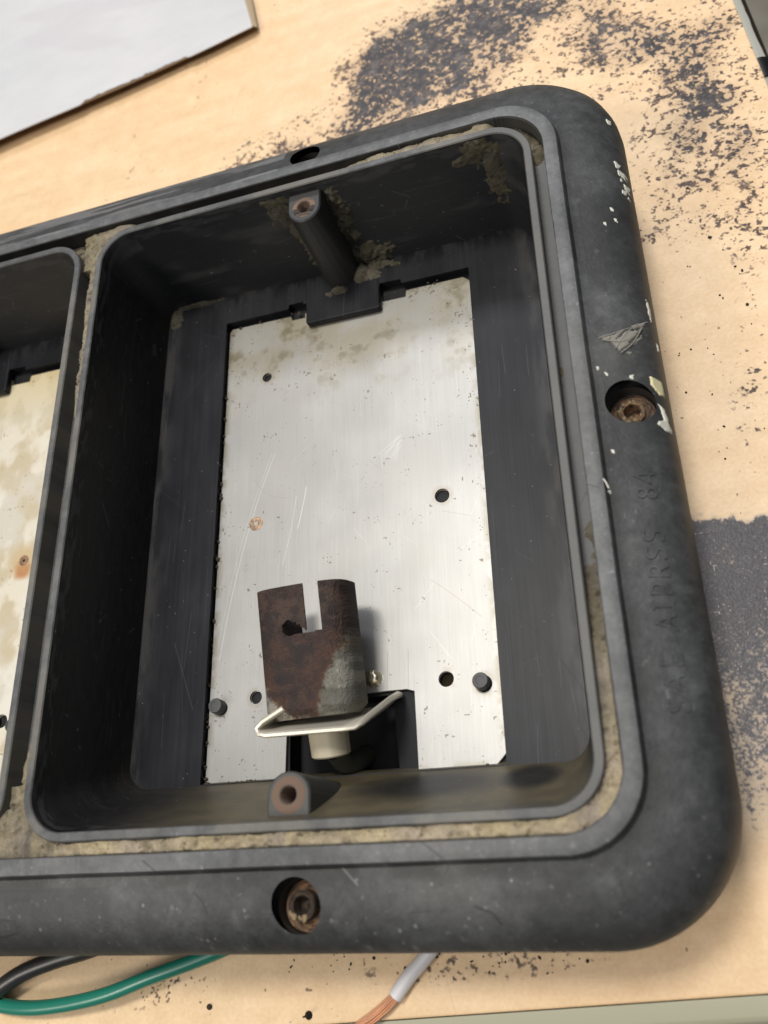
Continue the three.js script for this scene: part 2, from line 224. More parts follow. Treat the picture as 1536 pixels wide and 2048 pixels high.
const padTex = paint(1024, 1330, ...PADRECT, (x, z, o) => {
  const f = fbm(x * 40, z * 12, 4), st = fbm(x * 260, z * 5, 2), d = fbm(x * 6 + 9, z * 6, 4); const k = 28 + (f - 0.5) * 14 + (st - 0.5) * 10 + (d - 0.5) * 20; o[0] = k; o[1] = k + 1; o[2] = k + 4; o[3] = 0.5 + (st - 0.5) * 0.6;
  mix3(o, 96, 92, 84, 0.35 * smooth(0.05, 0.0, Math.min(x - 0.02, 0.98 - x, z - 0.02) - 0.01) * smooth(0.35, 0.7, f));
}, (c, X, Y) => {
  const r = rng(61); c.lineCap = 'round';
  for (let i = 0; i < 170; i++) { const x = r(), z = r() * 1.25, l = 0.02 + r() * 0.14, a = r() < 0.75 ? 1.57 + (r() - 0.5) * 0.16 : r() * 3; c.strokeStyle = `rgba(${r() < 0.75 ? '160,160,160' : '10,10,10'},${0.06 + r() * 0.22})`; c.lineWidth = 0.6 + r() * 0.9; c.beginPath(); c.moveTo(X(x), Y(z)); c.lineTo(X(x + l * Math.cos(a)), Y(z + l * Math.sin(a))); c.stroke(); }
  for (let i = 0; i < 500; i++) { c.fillStyle = `rgba(190,188,180,${0.15 + r() * 0.5})`; c.beginPath(); c.arc(X(r()), Y(r() * 1.3), 0.5 + r() * 0.9, 0, 7); c.fill(); }
  c.strokeStyle = 'rgba(12,12,12,.6)'; c.lineWidth = 1.6; c.beginPath(); c.moveTo(X(0.8), Y(0.9)); c.quadraticCurveTo(X(0.9), Y(0.98), X(0.975), Y(1.12)); c.stroke();
});
const padM = phys({ specularIntensity: 0.32, map: padTex.map, bumpMap: padTex.bumpMap, bumpScale: 0.00002, roughness: 0.4 });
const blackM = std({ color: new THREE.Color(0.018, 0.018, 0.019), roughness: 0.5 });
const dustyM = std({ color: new THREE.Color(0.045, 0.046, 0.046), roughness: 0.55 });
const dirtTex = paint(1024, 1024, 0, 1, 0, 1, (x, y, o) => { const n = fbm(x * 24, y * 24, 5), f = fbm(x * 150, y * 150, 3), b = fbm(x * 7, y * 7, 3); const k = 0.78 + n * 0.34 + (f - 0.5) * 0.22; o[0] = 150 * k; o[1] = 138 * k; o[2] = 115 * k - (b - 0.5) * 20; o[3] = n * 0.5 + f * 0.5; mix3(o, 44, 40, 30, smooth(0.7, 0.82, fbm(x * 60 + 8, y * 60, 3)) * 0.35); });
for (const t of [dirtTex.map, dirtTex.bumpMap]) t.wrapS = t.wrapT = THREE.RepeatWrapping;
const dirtM = std({ vertexColors: true, map: dirtTex.map, bumpMap: dirtTex.bumpMap, bumpScale: 0.0001, roughness: 0.95, side: THREE.DoubleSide });
const greyDirtM = std({ map: dirtTex.map, bumpMap: dirtTex.bumpMap, bumpScale: 0.00018, color: new THREE.Color(0.25, 0.265, 0.26), roughness: 0.95, side: THREE.DoubleSide });
const rustTex = paint(512, 512, 0, 1, 0, 1, (x, y, o) => { const n = fbm(x * 14, y * 14, 5), f = fbm(x * 90, y * 90, 3); o[0] = 92 + (n - 0.5) * 170 + (f - 0.5) * 60; o[1] = 72 + (n - 0.5) * 120 + (f - 0.5) * 48; o[2] = 57 + (n - 0.5) * 84 + (f - 0.5) * 26; o[3] = f; });
const rustM = std({ map: rustTex.map, bumpMap: rustTex.bumpMap, bumpScale: 0.0002, color: new THREE.Color(0.9, 0.95, 0.95), roughness: 0.9 });
const paleRustM = std({ map: rustTex.map, bumpMap: rustTex.bumpMap, bumpScale: 0.0002, color: new THREE.Color(2.5, 2.5, 2.3), roughness: 0.9 });
const darkM = std({ color: new THREE.Color(0.01, 0.009, 0.008), roughness: 0.9 });

const lamp = thing('tail_lamp_housing', 'black plastic twin-compartment tail lamp housing lying open on the tan bench', 'lamp housing', [-0.04, YB, 0.67]);
// rim
{
  const prof = [[0.04, -0.08], [0.04, -0.003], [0.042, 0], [0.054, 0.0003], ...PROFILE.slice(1), [0.2, -0.265], [0.197, -0.25], [0.19, -0.16], [0.165, -0.1], [0.14, -0.085], [0.09, -0.08]];
  const wob = (x, z) => (vn(x * 9, z * 9) - 0.5) * 0.0016;
  const rings = prof.map(([s, y]) => ({ p: loopPts(...outerRect(s), 24, 60).map(([x, z]) => [x + wob(x, z + 3), z + wob(z, x + 7)]), y }));
  let g = loft(rings, true, 0.5);
  const ev = new Evaluator(); ev.attributes = ['position', 'normal', 'uv']; ev.useGroups = false;
  let b = new Brush(g); b.updateMatrixWorld();
  const cut = (x, z, r) => { const c = new Brush(new THREE.CylinderGeometry(r, r, 0.4, 40)); c.position.set(x, -0.03, z); c.updateMatrixWorld(); b = ev.evaluate(b, c, SUBTRACTION); };
  cut(1.131, 0.668, 0.043); cut(0.509, 1.463, 0.0425); cut(0.504, -0.119, 0.037);
  g = b.geometry; uvPlan(g, RIMRECT);
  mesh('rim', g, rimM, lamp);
}
// mounting holes with their wells and rusty hardware
for (const [x, z, r, kind] of [[1.131, 0.668, 0.0436, 0], [0.509, 1.463, 0.0431, 1], [0.504, -0.119, 0.0376, 2]]) {
  const w = mesh('mounting_hole', lathe([[r, -0.062], [r, -0.155], [0.004, -0.157]].reverse(), x, 0, z), std({ color: new THREE.Color(0.03, 0.026, 0.021), roughness: 0.7, side: THREE.DoubleSide }), lamp);
  if (kind === 2) continue;
  mesh('washer', lathe([[0.016, -0.13], [0.016, -0.083], [0.03, -0.082], [0.0405, -0.086], [0.0405, -0.13]], x, 0, z), kind ? paleRustM : rustM, w);
  const y = kind ? -0.054 : -0.072;
  mesh('screw_sleeve', lathe([[0.0245, -0.13], [0.0235, y - 0.002], [0.0205, y], [0.0155, y - 0.002], [0.0135, y - 0.03], [0.001, y - 0.032]], x, 0, z), std({ map: rustTex.map, bumpMap: rustTex.bumpMap, bumpScale: 0.0003, color: new THREE.Color(kind ? 0.6 : 2.0, kind ? 0.68 : 2.1, kind ? 0.72 : 1.9), roughness: 0.75 }), w);
  const rr = rng(71 + kind), bits = []; for (let i = 0; i < 15; i++) { const a = kind ? 1.1 + rr() * 1.7 : 0.3 + rr() * 5.6, q = 0.0011 + rr() * 0.0019, ra = 0.0165 + rr() * 0.006, k = new THREE.IcosahedronGeometry(q, 0); k.rotateY(rr() * 6); k.scale(1 + rr(), 0.6, 1 + rr()); k.translate(x + Math.cos(a) * ra, y - 0.0004, z + Math.sin(a) * ra); bits.push(k); }
  mesh('crust_and_glint_bits', bits, std({ color: 0x7c6c50, roughness: 0.9 }), w);  // right hole: pale crust; near hole: screw glints modelled as pale bits
}
// gasket channel floor
{
  const hole = (x0, x1) => loopPts(x0 - 0.011, x1 + 0.011, L0 - 0.011, L1 + 0.011, R0 + 0.011);
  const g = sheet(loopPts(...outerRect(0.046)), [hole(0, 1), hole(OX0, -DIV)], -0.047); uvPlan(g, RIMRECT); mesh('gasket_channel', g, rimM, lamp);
}
// compartments
const wallRing = (dx, f, y) => ({ p: loopPts(dx + 0.026 * f, dx + 1 - 0.026 * f, L0 + 0.03 * f, L1 - 0.098 * f, lerp(R0, 0.05, f)), y });
const wallZTop = (y) => 0.03 * (-y / 0.268), wallZBot = (y) => L1 - 0.098 * (-y / 0.268);
const HOLES = [[0.302, 0.287, 0.0135], [0.723, 0.675, 0.0175], [0.302, 1.067, 0.015], [0.711, 1.067, 0.0168], [0.222, 1.083, 0.0165], [0.785, 1.083, 0.0178]];
function compartment(dx, right) {
  const tubLip = loft([[0.0167, -0.07], [0.0167, -0.0025], [0.0145, 0]].map(([s, y]) => ({ p: loopPts(dx - s, dx + 1 + s, L0 - s, L1 + s, R0 + s), y })).concat([[0.0075, 0.0003], [0.002, 0], [0, -0.0025]].map(([s, y]) => ({ p: loopPts(dx - s, dx + 1 + s, L0 - s, L1 + s, R0 + s), y }))), false, 0.5);
  uvPlan(tubLip, RIMRECT);
  const inner = loft(Array.from({ length: 13 }, (_, i) => { const f = i / 12 * 1.12; return wallRing(dx, f, -0.0025 - 0.2655 * f); }), false, 0.7);
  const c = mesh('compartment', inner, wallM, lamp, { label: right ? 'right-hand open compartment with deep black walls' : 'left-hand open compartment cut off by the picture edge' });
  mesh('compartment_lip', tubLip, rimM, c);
  const P = (a) => a.map(([x, z]) => [x + dx, z]);
  const outer = P(loopPts(0.022, 0.978, 0.027, 1.243, 0.05));
  const recess = P([[0.19, 0.112], [0.36, 0.11], [0.362, 0.098], [0.405, 0.098], [0.405, 0.105], [0.598, 0.105], [0.6, 0.096], [0.657, 0.098], [0.659, 0.11], [0.8235, 0.109], [0.8235, 1.2405], [0.19, 1.2405]]);
  const shift = (g) => { const p = g.clone(); p.translate(-dx, 0, 0); uvPlan(p, PADRECT); g.setAttribute('uv', p.attributes.uv); return g; };
  mesh('floor_frame', shift(slab(outer, [recess], -0.264, 0.03, 0.003)), padM, c);
  const pit = P([[0.376, 1.09], [0.598, 1.086], [0.608, 1.228], [0.378, 1.234]]);
  const sub = slab(P(loopPts(0.01, 0.99, 0.01, 1.27, 0.05)), [circlePts(0.711 + dx, 1.068, 0.0172), pit], -0.2925, 0.02, 0);
  const side = []; pit.forEach((a, i) => { const b = pit[(i + 1) % 4]; const q = new THREE.BufferGeometry(); q.setAttribute('position', new THREE.Float32BufferAttribute([a[0], -0.3, a[1], b[0], -0.3, b[1], b[0], -0.35, b[1], a[0], -0.3, a[1], b[0], -0.35, b[1], a[0], -0.35, a[1]], 3)); q.computeVertexNormals(); side.push(q); });
  mesh('recess_floor', [sub, ...side, sheet(pit, [], -0.349)], phys({ color: new THREE.Color(0.008, 0.008, 0.009), roughness: 0.6, specularIntensity: 0.5, side: THREE.DoubleSide }), c);
  mesh('boss_tab', shift(slab(P([[0.409, 0.03], [0.599, 0.03], [0.602, 0.165], [0.597, 0.17], [0.416, 0.171], [0.411, 0.165]]), [], -0.2615, 0.0205, 0.004)), padM, c);
  // upper screw boss: D-shaped post joined to the wall
  const dsh = (r, zc, zw, n = 20) => { const p = []; for (let i = 0; i <= n; i++) { const a = Math.PI - i / n * Math.PI; p.push([0.507 + dx + r * Math.cos(a), zc + (zw > zc ? -1 : 1) * r * Math.sin(a)]); } p.push([0.507 + dx + r, zw], [0.507 + dx - r, zw]); return p; };
  const post = (cx, zc, zw, rTop, rBot, yTop) => {
    const ring = (r, y, rr) => { const p = dsh(r, zc, zw).map(([x, z]) => [x + cx - 0.507, z]); return { p, y }; };
    const g = loft([ring(rBot, -0.27), ring(lerp(rBot, rTop, 0.5), -0.14), ring(rTop, yTop - 0.003), ring(rTop - 0.003, yTop)], false, 0.5);
    const top = sheet(dsh(rTop - 0.003, zc, zw).map(([x, z]) => [x + cx - 0.507, z]), [circlePts(cx + dx, zc, 0.0148, 20)], yTop + 0.0001); return [g, top];
  };
  const b1 = mesh('screw_boss', post(0.507, 0.044, 0.002, 0.0385, 0.043, -0.022), std({ color: new THREE.Color(0.024, 0.024, 0.024), roughness: 0.5, side: THREE.DoubleSide }), c);
  const b2 = mesh('screw_boss', post(0.494, 1.294, 1.334, 0.0385, 0.043, -0.03), std({ color: new THREE.Color(0.05, 0.05, 0.045), roughness: 0.55, side: THREE.DoubleSide }), c);
  for (const [x, z, y, ro] of [[0.507, 0.044, -0.0215, 0.0275], [0.494, 1.294, -0.0295, 0.031]]) {
    const ring = lathe([[0.001, y - 0.06], [0.0125, y - 0.055], [0.014, y - 0.004], [0.0165, y + 0.001], [ro * 0.8, y + 0.0015], [ro, y - 0.0005]], x + dx, 0, z), uv = ring.attributes.uv, pp = ring.attributes.position; for (let i = 0; i < uv.count; i++) uv.setXY(i, pp.getX(i) * 8, pp.getZ(i) * 8 + pp.getY(i) * 5);
    mesh('screw_hole', ring, paleDark, c, { label: 'rusty threaded screw hole in the boss top' });
  }
  for (const k of right ? [4, 5] : [5]) { const [x, z, r] = HOLES[k]; mesh('locating_pin', lathe([[0.0158, -0.3], [0.0158, -0.262], [0.0142, -0.259], [0.0085, -0.2585], [0.008, -0.2595], [0.0005, -0.2595]], x + dx - 0.0025, 0, z - 0.002, 28), dustyM, c); }
  return c;
}
const paleDark = std({ map: rustTex.map, bumpMap: rustTex.bumpMap, bumpScale: 0.0002, color: new THREE.Color(1.25, 1.4, 1.55), roughness: 0.9, side: THREE.DoubleSide });
compartment(0, true); compartment(OX0, false);

// ------------------------------------------------------------------ aluminium backing plates
const PLRECT = [0.18, 0.84, 0.1, 1.26];
const plateBase = (x, z, o) => {
  const br = fbm(x * 420, z * 14, 2), br2 = fbm(x * 60, z * 3, 2), n = fbm(x * 9, z * 9, 4);
  const k = 152 + (br - 0.5) * 7 + (br2 - 0.5) * 4 + (n - 0.5) * 18; o[0] = k + 1; o[1] = k; o[2] = k - 4; o[3] = 0.5 + (br - 0.5) * 0.7;
  return n;
};
const speck = (o, x, z, dens, r, g, b) => { const s = vn(x * 230 + 9, z * 230), f = fbm(x * 40 + 60, z * 40, 2); mix3(o, r, g, b, 0.6 * smooth(1.33 - dens * 0.22, 1.4 - dens * 0.22, s + f * 0.6)); };
const plateTex = paint(1024, 1800, ...PLRECT, (x, z, o) => {
  plateBase(x, z, o);
  const top = smooth(0.46, 0.12, z), q = fbm(x * 13, z * 13, 5), y2 = fbm(x * 34 + 7, z * 34, 4);
  mix3(o, 140, 130, 104, top * (0.15 + 0.5 * smooth(0.36, 0.74, q)));
  mix3(o, 96, 88, 64, top * 0.6 * smooth(0.54, 0.74, y2) * smooth(0.42, 0.64, q));
  mix3(o, 150, 148, 142, 0.45 * smooth(0.52, 0.7, fbm(x * 6 + 20, z * 5, 4)));
  const ed = Math.min(x - 0.195, 0.82 - x, 1.24 - z, z - 0.12); mix3(o, 116, 108, 88, 0.5 * smooth(0.02, 0, ed) * smooth(0.4, 0.6, y2));
  speck(o, x, z, 0.05 + top * 0.25 + (ed < 0.03 ? 0.35 : 0), 74, 64, 48);
  for (const h of HOLES) { const d = Math.hypot(x - h[0], z - h[1]); if (d < h[2] + 0.02) { mix3(o, 128, 116, 98, 0.35 * smooth(h[2] + 0.012, h[2], d) * smooth(0.4, 0.6, y2)); } }
}, (c, X, Y) => {
  c.lineCap = 'round'; const r = rng(3);
  const line = (pts, col, w) => { c.strokeStyle = col; c.lineWidth = w; c.beginPath(); c.moveTo(X(pts[0][0]), Y(pts[0][1])); if (pts.length === 3) c.quadraticCurveTo(X(pts[1][0]), Y(pts[1][1]), X(pts[2][0]), Y(pts[2][1])); else c.lineTo(X(pts[1][0]), Y(pts[1][1])); c.stroke(); };
  line([[0.33, 0.5], [0.25, 0.7], [0.212, 0.98]], 'rgba(240,240,240,.3)', 2.2); line([[0.322, 0.5], [0.243, 0.7], [0.207, 0.95]], 'rgba(240,240,240,.22)', 1.5); line([[0.385, 0.62], [0.378, 0.7], [0.355, 0.78]], 'rgba(240,240,240,.3)', 1.7); line([[0.41, 0.6], [0.4, 0.66], [0.39, 0.7]], 'rgba(255,255,255,.5)', 1.6);
  for (let i = 0; i < 12; i++) line([[0.58 + i * 0.004, 0.55 + i * 0.002], [0.625 + r() * 0.02, 0.51 + r() * 0.03]], 'rgba(240,240,240,.2)', 1.2);
  line([[0.69, 0.86], [0.74, 0.9], [0.79, 0.95]], 'rgba(120,95,70,.5)', 1.4); line([[0.72, 0.71], [0.78, 0.73]], 'rgba(110,95,80,.45)', 1.3); line([[0.28, 0.56], [0.31, 0.62], [0.37, 0.62]], 'rgba(140,140,140,.4)', 5);
  line([[0.592, 1.0], [0.59, 1.083]], 'rgba(120,118,110,.8)', 1.6); line([[0.636, 1.0], [0.633, 1.083]], 'rgba(120,118,110,.8)', 1.6);
  for (let i = 0; i < 240; i++) { const x = lerp(0.2, 0.82, r()), z = lerp(0.12, 1.24, r()), l = 0.01 + r() * 0.07, a = 1.57 + (r() - 0.5) * (r() < 0.7 ? 0.2 : 2.4); line([[x, z], [x + l * Math.cos(a), z + l * Math.sin(a)]], r() < 0.6 ? `rgba(225,225,225,${0.05 + r() * 0.16})` : `rgba(100,97,92,${0.06 + r() * 0.16})`, 0.7 + r()); }
  for (let i = 0; i < 300; i++) { const x = lerp(0.2, 0.82, r()), z = lerp(0.12, 1.24, r()); c.fillStyle = `rgba(60,50,38,${0.15 + r() * 0.5})`; c.beginPath(); c.ellipse(X(x), Y(z), 0.7 + r() * r() * 2.6, 0.7 + r() * r() * 2, r() * 3, 0, 7); c.fill(); }
  // faint stamped characters near the top
  c.save(); c.translate(X(0.49), Y(0.297)); c.rotate(-0.05); c.scale(0.62, 1); c.font = '52px sans-serif'; c.textAlign = 'center'; c.lineWidth = 2; c.strokeStyle = 'rgba(128,120,100,.55)'; c.strokeText('III-H8  00', 0, 0); c.restore();
});
const leftPlateTex = paint(768, 1350, ...PLRECT, (x, z, o) => {
  plateBase(x, z, o); const q = fbm(x * 11, z * 9, 5), w = fbm(x * 16 + 30, z * 12, 4); mix3(o, 216, 208, 188, 0.7); mix3(o, 178, 160, 122, 0.5 * smooth(0.44, 0.7, q)); mix3(o, 222, 219, 208, 0.6 * smooth(0.46, 0.66, w)); mix3(o, 210, 190, 140, 0.5 * smooth(0.35, 0.15, z)); speck(o, x, z, 0.15, 120, 90, 60);
  const d = Math.hypot(x - 0.731, z - 0.7); mix3(o, 160, 96, 54, 0.8 * smooth(0.035, 0.012, d + (w - 0.5) * 0.03)); const d2 = Math.hypot(x - 0.731, z - 0.672); mix3(o, 190, 160, 110, 0.5 * smooth(0.07, 0.02, d2 + (q - 0.5) * 0.05));
});
const platePts = (dx, m) => { const a = [[0.2, 0.122], [0.362, 0.122], [0.366, 0.135], [0.4, 0.135], [0.4, 0.122], [0.6, 0.122], [0.601, 0.14], [0.66, 0.14], [0.662, 0.122], [0.803, 0.121], [0.822, 0.139], [0.822, 1.212], [0.797, 1.2375], [0.765, 1.2375], [0.762, 1.244], [0.745, 1.244], [0.742, 1.238], [0.668, 1.238], [0.664, 1.244], [0.648, 1.242], [0.645, 1.085], [0.63, 1.08], [0.375, 1.08], [0.372, 1.238], [0.2, 1.238], [0.194, 1.23], [0.194, 0.132]]; return (m ? a.map(([x, z]) => [1.016 - x, z]).reverse() : a).map(([x, z]) => [x + dx, z]); };
{
  const g = slab(platePts(0), HOLES.map(([x, z, r]) => circlePts(x, z, r)), -0.2825, 0.0085, 0.0012); uvPlan(g, PLRECT);
  const M = phys({ map: plateTex.map, bumpMap: plateTex.bumpMap, bumpScale: 0.000005, metalness: 0.45, roughness: 0.42 });
  const pl = mesh('backing_plate', g, M, lamp, { label: 'brushed aluminium backing plate with holes, stained at its top end' });
  const ey = lathe([[0.0005, -0.2835], [0.004, -0.283], [0.0065, -0.2812], [0.009, -0.2808], [0.0115, -0.282], [0.015, -0.2816], [0.0175, -0.2826]], 0.287, 0, 0.672, 32); mesh('eyelet_rivet', ey, std({ map: rustTex.map, color: new THREE.Color(2.6, 3.0, 3.2), roughness: 0.6, metalness: 0.3 }), pl);
  mesh('dome_rivet', lathe([[0.0005, -0.262], [0.007, -0.2625], [0.013, -0.266], [0.017, -0.274], [0.018, -0.2835]].reverse(), 0.562, 0, 1.052, 28), std({ color: 0xcfc6ae, metalness: 0.9, roughness: 0.28 }), pl);
  const lh = [[0.736, 1.065, 0.017], [0.731, 0.672, 0.006], [0.785, 1.083, 0.0178], [0.302, 0.287, 0.0135]];
  const g2 = slab(platePts(OX0), lh.map(([x, z, r]) => circlePts(x + OX0, z, r)), -0.2825, 0.0085, 0.0012); g2.translate(-OX0, 0, 0); uvPlan(g2, PLRECT); g2.translate(OX0, 0, 0);
  const p2 = mesh('backing_plate', g2, phys({ map: leftPlateTex.map, metalness: 0.35, roughness: 0.55 }), lamp, { label: 'corroded pale backing plate with beige blotches and a rusty rivet' });
  mesh('eyelet_rivet', lathe([[0.005, -0.284], [0.007, -0.281], [0.01, -0.2808], [0.014, -0.2825]], 0.731 + OX0, 0, 0.672, 28), std({ map: rustTex.map, color: new THREE.Color(1.9, 1.9, 1.9), roughness: 0.7, metalness: 0.2 }), p2);
}

// ------------------------------------------------------------------ bulb socket
{
  const c0 = new THREE.Vector3(0.482, -0.19, 1.137), c1 = new THREE.Vector3(0.474, -0.14, 0.895), ax = c1.clone().sub(c0), LEN = ax.length(); ax.normalize();
  const ex = new THREE.Vector3(1, 0, 0).addScaledVector(ax, -ax.x).normalize(), en = new THREE.Vector3().crossVectors(ax, ex).normalize(); if (en.y < 0) en.negate();
  const HW = 0.0925, HH = 0.068, EXP = 3.3, TH = 0.0075;
  const section = (t, k) => { const s = Math.sin(t), c = Math.cos(t); return [Math.sign(s) * Math.pow(Math.abs(s), 2 / EXP) * (HW - k), Math.sign(c) * Math.pow(Math.abs(c), 2 / EXP) * (HH - k)]; };
  const NU = 330, NV = 130, grid = [];
  const inSlot = (e, v, up) => { if (!up) return Math.abs(e + 0.012) < 0.032 && v < 0.115; const q = e - 0.035; const ragged = (vn(v * 300, up * 9) - 0.5) * 0.001; if (Math.abs(q + ragged) < 0.0158 && v < 0.091) return true; const hx = q + 0.05, hv = v - 0.08; return Math.hypot(hx, hv) < 0.015 || (hx > 0 && hx < 0.06 && hv > -0.008 - 0.002 && hv < 0.0135 && q < 0 && hv > lerp(-0.018, 0.01, clamp(hx / 0.037))); };
  const shell = (k) => Array.from({ length: NV + 1 }, (_, j) => Array.from({ length: NU }, (_, i) => {
    const t = i / NU * 2 * Math.PI, f = j / NV, v = f * LEN; const squeeze = smooth(0.93, 1.0, f) * 0.012, [e, n] = section(t, k + squeeze);
    const p = c1.clone().addScaledVector(ax, -v).addScaledVector(ex, e).addScaledVector(en, n); return { p, e, n, v, t };
  }));
  const A = shell(0), B = shell(TH), pos = [], uv = [], idx = [], id = (l, j, i) => l * (NV + 1) * NU + j * NU + (i % NU);
  for (const G of [A, B]) for (const row of G) for (const q of row) { pos.push(q.p.x, q.p.y, q.p.z); uv.push(0.5 + q.e / 0.2 * (q.n < 0 ? 0.98 : 1), 1 - q.v / LEN); }
  const open = (j, i) => { const ii = (i + NU) % NU; if (j < 0 || j >= NV) return true; const a = A[j][ii], b = A[j + 1][(ii + 1) % NU]; return inSlot((a.e + b.e) / 2, (a.v + b.v) / 2, a.n > 0 ? 1 : 0); };
  for (let j = 0; j < NV; j++) for (let i = 0; i < NU; i++) {
    if (open(j, i)) continue; const q = (l, a, b) => id(l, j + a, i + b);
    idx.push(q(0, 0, 0), q(0, 0, 1), q(0, 1, 0), q(0, 1, 0), q(0, 0, 1), q(0, 1, 1), q(1, 0, 0), q(1, 1, 0), q(1, 0, 1), q(1, 1, 0), q(1, 1, 1), q(1, 0, 1));
    const wall = (a, b) => idx.push(a[0], b[0], a[1], b[0], b[1], a[1]); const pr = (a, b) => [q(0, a, b), q(1, a, b)];
    if (open(j - 1, i)) wall(pr(0, 0), pr(0, 1)); if (open(j + 1, i)) wall(pr(1, 0), pr(1, 1)); if (open(j, i - 1)) wall(pr(0, 0), pr(1, 0)); if (open(j, i + 1)) wall(pr(0, 1), pr(1, 1));
  }
  let g = new THREE.BufferGeometry(); g.setAttribute('position', new THREE.Float32BufferAttribute(pos, 3)); g.setAttribute('uv', new THREE.Float32BufferAttribute(uv, 2)); g.setIndex(idx); g = toCreasedNormals(g, 0.9);
  const tex = paint(1024, 1024, -0.1, 0.1, 0, 1, (e, v, o) => {
    const n = fbm(e * 70, v * 16, 5), f = fbm(e * 420, v * 100, 3), b = fbm(e * 30 + 5, v * 7, 3);
    const lim = pw(e, [[-0.09, 0.74], [-0.06, 0.88], [-0.02, 1.03], [0.02, 0.99], [0.038, 0.8], [0.05, 0.66], [0.09, 0.44]]);
    const t = smooth(-0.05, 0.06, v - lim + (n - 0.5) * 0.16 + (f - 0.5) * 0.09);
    o[0] = 50 + (n - 0.5) * 44 + (f - 0.5) * 34; o[1] = 36 + (n - 0.5) * 30 + (f - 0.5) * 27; o[2] = 31 + (n - 0.5) * 20 + (f - 0.5) * 20;
    mix3(o, 88, 58, 38, 0.5 * smooth(0.1, -0.12, lim - v - 0.12) * (1 - t)); mix3(o, 74, 50, 40, 0.35 * smooth(0.5, 0.65, b)); mix3(o, 36, 31, 31, 0.6 * smooth(0.48, 0.72, fbm(e * 45 + 2, v * 10, 4)));
    if (v < 0.3) mix3(o, 70, 58, 48, 0.5 * smooth(0.45, 0.6, n));
    const z = 112 + (n - 0.5) * 60 + (f - 0.5) * 26; mix3(o, z + 4, z + 1, z - 9, t); mix3(o, 74, 73, 66, t * 0.6 * smooth(0.5, 0.62, b)); mix3(o, 116, 84, 52, t * 0.4 * smooth(0.52, 0.6, fbm(e * 60 + 9, v * 14, 3)) * smooth(0.12, 0, v - lim)); o[3] = f * 0.75 + n * 0.25 - t * 0.3;
  });
  const rustyM = std({ map: tex.map, bumpMap: tex.bumpMap, bumpScale: 0.00022, roughness: 0.78, metalness: 0.15, side: THREE.DoubleSide });
  const soc = mesh('bulb_socket', g, rustyM, lamp, { label: 'rusted slotted bulb socket standing on a bent metal tab' });
  // bent mounting tab: left wing, middle panel, right wing down to the plate
  const tabM = std({ color: 0xccc6b6, roughness: 0.42, metalness: 0.45 });
  const row = [[[0.44, -0.116, 1.131], [0.438, -0.25, 1.095]], [[0.402, -0.109, 1.154], [0.4, -0.27, 1.1]], [[0.391, -0.108, 1.165], [0.389, -0.28, 1.108]], [[0.396, -0.108, 1.1755], [0.393, -0.285, 1.112]], [[0.41, -0.108, 1.179], [0.405, -0.285, 1.114]], [[0.56, -0.108, 1.179], [0.555, -0.285, 1.114]], [[0.583, -0.108, 1.178], [0.578, -0.285, 1.112]], [[0.594, -0.112, 1.171], [0.588, -0.285, 1.106]], [[0.603, -0.128, 1.156], [0.596, -0.285, 1.1]], [[0.622, -0.2, 1.113], [0.608, -0.284, 1.09]], [[0.622, -0.278, 1.092], [0.609, -0.2845, 1.086]]];
  const tp = [], ti = [], W = 0.0105, nr = row.length;
  row.forEach(([a, b], i) => { const q = row[Math.max(i - 1, 0)][0], w = row[Math.min(i + 1, nr - 1)][0], d = new THREE.Vector3(w[0] - q[0], w[1] - q[1], w[2] - q[2]).normalize(), u = new THREE.Vector3(a[0] - b[0], a[1] - b[1], a[2] - b[2]).normalize(), n = new THREE.Vector3().crossVectors(d, u).normalize().multiplyScalar(W / 2), up = u.multiplyScalar(0.003);
    for (const [p, s, k] of [[b, -1, 0], [a, -1, -1], [a, -0.45, 0.4], [a, 0.45, 0.4], [a, 1, -1], [b, 1, 0]]) tp.push(p[0] + n.x * s + up.x * k, p[1] + n.y * s + up.y * k, p[2] + n.z * s + up.z * k); });
  for (let i = 0; i < nr - 1; i++) for (let k = 0; k < 6; k++) { const a = i * 6 + k, b = i * 6 + (k + 1) % 6; ti.push(a, a + 6, b, b, a + 6, b + 6); }
  for (let k = 1; k < 5; k++) { ti.push(0, k, k + 1); const o = (nr - 1) * 6; ti.push(o, o + k + 1, o + k); }
  const tg = new THREE.BufferGeometry(); tg.setAttribute('position', new THREE.Float32BufferAttribute(tp, 3)); tg.setIndex(ti);
  tabM.side = THREE.DoubleSide; mesh('mounting_tab', toCreasedNormals(tg, 0.6), tabM, soc);
  const ins = lathe([[0.0005, 0], [0.034, 0], [0.0375, 0.003], [0.0385, 0.06]].map(([r, h]) => [r, -h]).reverse(), 0, 0, 0, 32); const q = new THREE.Quaternion().setFromUnitVectors(new THREE.Vector3(0, 1, 0), new THREE.Vector3(0.03, -0.3, 0.95).normalize()); ins.applyQuaternion(q); ins.translate(0.495, -0.222, 1.206);
  mesh('insulator', ins, std({ color: 0xb9b19a, roughness: 0.6 }), soc);
  mesh('wire_lead', tube([[0.498, -0.23, 1.195], [0.505, -0.27, 1.214], [0.515, -0.3, 1.21], [0.52, -0.352, 1.19]], 0.021, 24), std({ color: 0x3f4037, roughness: 0.6 }), soc);
}

